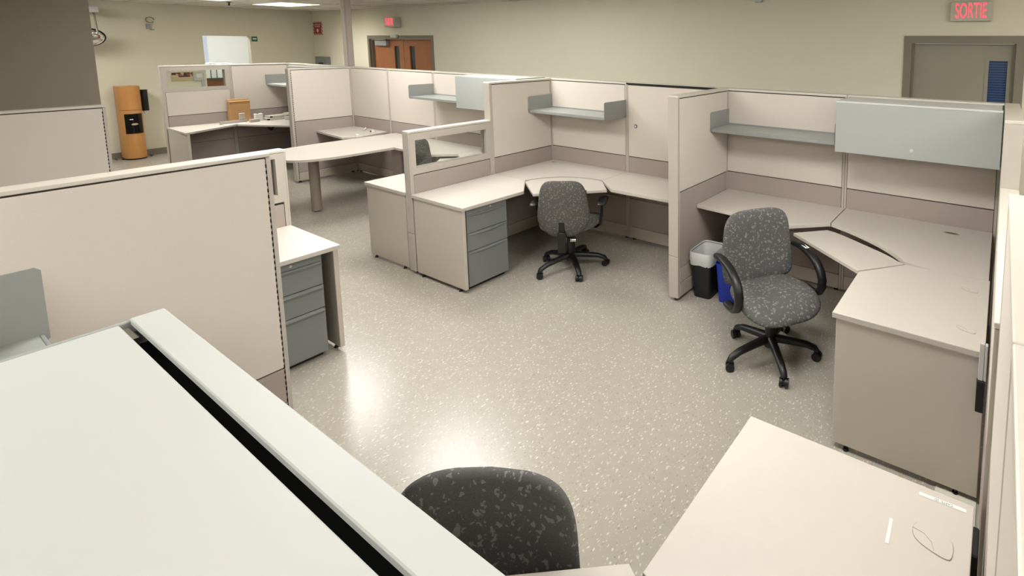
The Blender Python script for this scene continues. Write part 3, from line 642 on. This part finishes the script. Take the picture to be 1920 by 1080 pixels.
pedestal('grey three drawer pedestal with straight pulls on the left', -3.81, -2.93, -2.54, False)

# ---------------------------------------------------------------- chairs (local: facing +y)
def superell(A, B, n): return lambda a: se(a, A, B, n)
def caster_leg(par, ang, r=.30, z=.10):
    ca, sa = math.cos(ang), math.sin(ang)
    path = [(.02*ca, .02*sa, z+.03), (.08*ca, .08*sa, z+.026), (.16*ca, .16*sa, z+.016), (.24*ca, .24*sa, z+.004), (r*ca, r*sa, z-.02), ((r+.012)*ca, (r+.012)*sa, z-.04)]
    lg = MB().sweep(path, (-sa, ca, 0), lambda t: .031-.010*t, lambda t: .026-.010*t, 10).build('base_leg', blackm, par, True, 60)
    cb = MB(); c2 = Vector((ca*(r+.01), sa*(r+.01), .028)); tv = Vector((math.cos(ang+1.1), math.sin(ang+1.1), 0))
    cb.cyl(c2-tv*.028, c2-tv*.008, .028, n=18).cyl(c2+tv*.008, c2+tv*.028, .028, n=18).cyl(c2-tv*.02, c2+tv*.02, .016, n=10)
    cb.cyl(c2+Vector((0, 0, .0)), c2+Vector((0, 0, .05)), .010, n=8)
    cb.build('caster', blackm, lg, True, 50)
def chair(label, x, y, az, kind, rot0=0., fab=None, seat_z=.47, tall=.93, group=None, arms=True):
    fab = fab or fabm
    t = thing('office_chair', label, 'chair', (x, y, 0), R(az-90))
    for k in range(5): caster_leg(t, R(rot0+72*k))
    MB().cyl((0, 0, .08), (0, 0, .165), .042, .036, 20).cyl((0, 0, .165), (0, 0, .30), .036, n=18).cyl((0, 0, .30), (0, 0, seat_z-.075), .02, n=14).build('column', blackm, t, True, 40)
    MB().box(-.08, .08, -.12, .1, seat_z-.085, seat_z-.045, .01, 2).build('mechanism', blackm, t)
    MB().sweep([(-.08, .03, seat_z-.07), (-.2, .04, seat_z-.075), (-.27, .05, seat_z-.08), (-.285, .08, seat_z-.075)], (0, 1, 0), lambda t: .006+.008*(t > .9), lambda t: .005, 8).build('lever', blackm, t, True)
    # seat
    def fs(u, v, w_):
        zz = w_ - .035*max(0, (v-.08)/.15)**2*(1) + .012*(u/.24)**2*(1 if v < .1 else .5)
        return (u, v+.03, seat_z-.035+zz)
    MB().pillow(lambda a: ((lambda q: (q[0]*(1-.10*(q[1] < 0)*abs(q[1])/.24), q[1]))(se(a, .275, .26, 3.4))), .045, fs, 9, 56, 4.5).build('seat', fab, t, True, 80)
    if kind == 'loop':
        def fb(u, v, w_): # u across, v up, w thickness -> lean back
            zc = tall-.245+v; yb = -.225-.16*(v+.245)*.55+.045*(u/.24)**2-.02*math.cos(v*6)
            return (u, yb+w_, zc)
        MB().pillow(lambda a: ((lambda q: (q[0]*(1-.07*(q[1]/.24)), q[1]))(se(a, .262, .25, 5.))), .034, fb, 9, 60, 6.).build('backrest', fab, t, True, 80)
        MB().sweep([(0, -.08, seat_z-.07), (0, -.2, seat_z-.06), (0, -.27, seat_z), (0, -.275, tall-.3)], (1, 0, 0), lambda t: .03, lambda t: .012, 8).build('back_support', blackm, t, True)
        for s in ((-1, 1) if arms else ()):
            pth = [(-.235, .185), (-.19, .198), (-.12, .204), (-.05, .200), (.02, .186), (.08, .160), (.125, .120), (.145, .070), (.14, .020), (.115, -.020), (.07, -.045), (.02, -.055), (-.04, -.055)]
            P3 = [(s*.30, a, seat_z+b) for i, (a, b) in enumerate(pth)]
            ar = MB().sweep(P3, (1, 0, 0), lambda t: .029 if t > .12 else .02+.075*t, lambda t: .017+.008*math.sin(math.pi*t), 12).build('armrest', blackm, t, True, 70)
            MB().box(min(s*.12, s*.29), max(s*.12, s*.305), -.05, .0, seat_z-.085, seat_z-.065, .004).build('arm_bar', blackm, ar)
    else:
        def outl(a):
            q = se(a, 1, 1, 4.5); v = q[1]
            wd = .19+.04*(1-v)/1.35 if v > -.35 else .23*(1-.38*((-.35-v)/.65)**1.5)
            return (q[0]*wd, v*.255)
        def fb(u, v, w_):
            zc = tall-.255+v; yb = -.235-.05*(v+.25)+.05*(u/.22)**2-.025*math.cos(v*5)
            return (u, yb+w_, zc)
        MB().pillow(outl, .034, fb, 9, 60, 6.).build('backrest', fab, t, True, 80)
        MB().sweep([(0, -.05, seat_z-.07), (0, -.2, seat_z-.08), (0, -.275, seat_z-.05), (0, -.29, tall-.36)], (1, 0, 0), lambda t: .03, lambda t: .012, 8).box(-.035, .035, -.305, -.255, seat_z-.2, seat_z-.02, .006).build('back_support', blackm, t, True)
        MB().cyl((.05, -.2, seat_z-.12), (.1, -.2, seat_z-.12), .02, n=12).build('knob', chromem, t, True)
        for s in ((-1, 1) if arms else ()):
            ar = MB().sweep([(s*.1, .0, seat_z-.07), (s*.24, 0, seat_z-.075), (s*.275, 0, seat_z-.05), (s*.285, 0, seat_z+.05), (s*.29, 0, seat_z+.155)], (0, 1, 0), lambda t: .03, lambda t: .011, 8).build('armrest', blackm, t, True)
            MB().pillow(superell(.046, .13, 3.5), .014, lambda u, v, w_: (s*.295+u+s*.12*v*(-.5), v+.02, seat_z+.165+w_+.03*v), 5, 28, 4).build('arm_pad', blackm, ar, True)
    return t
cc = chair('flecked grey fabric office chair with black loop arms beside the wastebaskets', -1.25, -1.09, -38, 'loop', rot0=6)
bmk = [o for o in cc.children if o.name.startswith('armrest')][0]
st = MB().box(-.315, -.285, -.10, -.04, .6905, .6925, .0005).build('sticker', whitem, bmk)
chair('dark flecked office chair pushed to the middle keyboard tray, seen from behind', -3.40, -.79, 122, 'tee', rot0=8, fab=fabm2, tall=.90)
chair('dark chair seen through the low divider window', -5.50, -.69, 35, 'tee', rot0=20, fab=fabm2, tall=.985, arms=False)
chair('flecked grey office chair cut off by the bottom of the photo', -1.03, -3.46, -63, 'loop', rot0=30, tall=.915, arms=False)

# ---------------------------------------------------------------- wastebaskets
def basket(name, label, x, y, rz, h, w0, d0, m_, liner=False):
    t = thing(name, label, 'wastebasket', (x, y, 0), R(rz)); mb = MB(); n = 40; rings = []
    for (k, z, th) in ((.80, 0, 0), (1., h, 0), (1.03, h, 0), (1.03, h-.012, 0)):
        rings.append([mb.bm.verts.new((se(2*math.pi*j/n, w0*k, d0*k, 6)[0], se(2*math.pi*j/n, w0*k, d0*k, 6)[1], z)) for j in range(n)])
    inner = [[mb.bm.verts.new((se(2*math.pi*j/n, w0*k-.004, d0*k-.004, 6)[0], se(2*math.pi*j/n, w0*k-.004, d0*k-.004, 6)[1], z)) for j in range(n)] for k, z in ((1., h), (.8, .01))]
    for A, B in ((rings[0], rings[1]), (rings[1], rings[2]), (rings[2], rings[3]), (inner[0], inner[1])):
        for j in range(n): mb.bm.faces.new((A[j], A[(j+1) % n], B[(j+1) % n], B[j]))
    mb.bm.faces.new(rings[0][::-1]); mb.bm.faces.new(inner[1])
    mb.build('bin', m_, t, True, 60)
    if liner:
        lb = MB(); rr = []
        for (k, z, j_) in ((1.05, h-.10, .003), (1.10, h-.06, .004), (1.09, h-.006, .001), (1.05, h+.008, 0), (.93, h-.01, 0), (.80, h-.13, .006), (.68, .06, .006)):
            rr.append([lb.bm.verts.new((se(2*math.pi*j/n, w0*k, d0*k, 6)[0]+random.uniform(-1, 1)*j_, se(2*math.pi*j/n, w0*k, d0*k, 6)[1]+random.uniform(-1, 1)*j_, z+(random.uniform(-1, 1)*j_*2 if j_ else 0))) for j in range(n)])
        for A, B in zip(rr, rr[1:]):
            for j in range(n): lb.bm.faces.new((A[j], A[(j+1) % n], B[(j+1) % n], B[j]))
        lb.bm.faces.new(rr[-1])
        lb.build('liner', mat('plastic_liner', (206,206,202), .35, noise=.06, nscale=14), t, True, 70)
    return t
basket('wastebasket', 'black wastebasket with a white plastic liner', -2.065, -.555, 3, .385, .10, .135, blackm, True)
basket('wastebasket', 'blue recycling wastebasket behind the loop arm chair', -1.845, -.54, 4, .33, .095, .125, mat('blue_plastic', (24,52,158), .4, noise=.03))

# ---------------------------------------------------------------- clutter on the far desk
kraft = mat('cardboard', (196,152,100), .85, noise=.06, nscale=20)
t = thing('cardboard_box', 'open brown cardboard box on the far desk', 'box', (-10.98, -.73, ZD), R(4))
MB().box(-.045, .045, -.14, .12, 0, .34, .002).build('body', kraft, t)
fl = MB().box(-.045, .0, -.14, .12, .34, .375).build('flap', mat('cardboard_flap', (208,174,128), .85, noise=.05), t)
MB().box(.043, .047, -.14, .12, .30, .335).build('tape', mat('packing_tape', (170,128,78), .4), t)
plm = mat('taupe_plastic', (186,174,160), .5)
t = thing('bracket', 'beige plastic bracket lying on the far desk before the cardboard box', 'bracket', (-10.78, -.83, ZD), R(6))
MB().box(-.01, .01, -.22, .12, .0, .05, .003).box(-.01, .01, .02, .1, .05, .16, .01).build('body', plm, t)
tag(MB().box(-.05, .05, -.14, .14, 0, .006).build('paper', whitem, None, loc=(-10.70, -.88, ZD)), 'white paper sheet beneath the beige plastic bracket', 'paper')
t = thing('box', 'small white box beside the cardboard box', 'box', (-10.83, -.55, ZD), R(5)); MB().box(-.03, .03, -.05, .05, 0, .12, .003).build('body', whitem, t); MB().box(-.01, .01, -.02, .0, .12, .13).build('tab', blackm, t)
tag(MB().box(-.03, .03, -.06, .06, 0, .05, .003).build('plastic_block', plm, None, loc=(-10.72, -.64, ZD)), 'small beige plastic block before the white box', 'block')
def tray(label, x, y, z, w_, rz):
    t = thing('keyboard_tray', label, 'tray', (x, y, z), R(rz))
    MB().box(-.10, .10, -w_, w_, 0, .034, .004).build('body', mat('tray_beige', (206,200,184), .5), t)
    for s in (-1, 1): MB().box(.095, .104, s*w_-.018, s*w_+.018, .008, .03).build('corner_clip', blackm, t)
tray('lower of two flat beige trays stacked on the far desk', -10.82, -.27, ZD, .20, 4)
tray('upper of two flat beige trays stacked on the far desk', -10.85, -.26, ZD+.0345, .17, 7)
for i, (x, y, z, rz) in enumerate([(-10.55, .0-.14, 0, 20), (-10.56, -.15, .03, 28), (-10.60, -.13, .06, 15), (-10.58, -.15, .09, 24)]):
    o = MB().box(-.1, .1, -.12, .12, 0, .028, .003).build('paper_stack', mat('stack_%d' % (i % 2), ((214,208,192), (196,190,178))[i % 2], .7, noise=.03), None, loc=(x, y, ZD+z)); o.rotation_euler = (0, 0, R(rz))
    tag(o, ['bottom', 'second lowest', 'second highest', 'topmost'][i] + ' sheaf of the paper pile at the end of the far desk', 'paper')
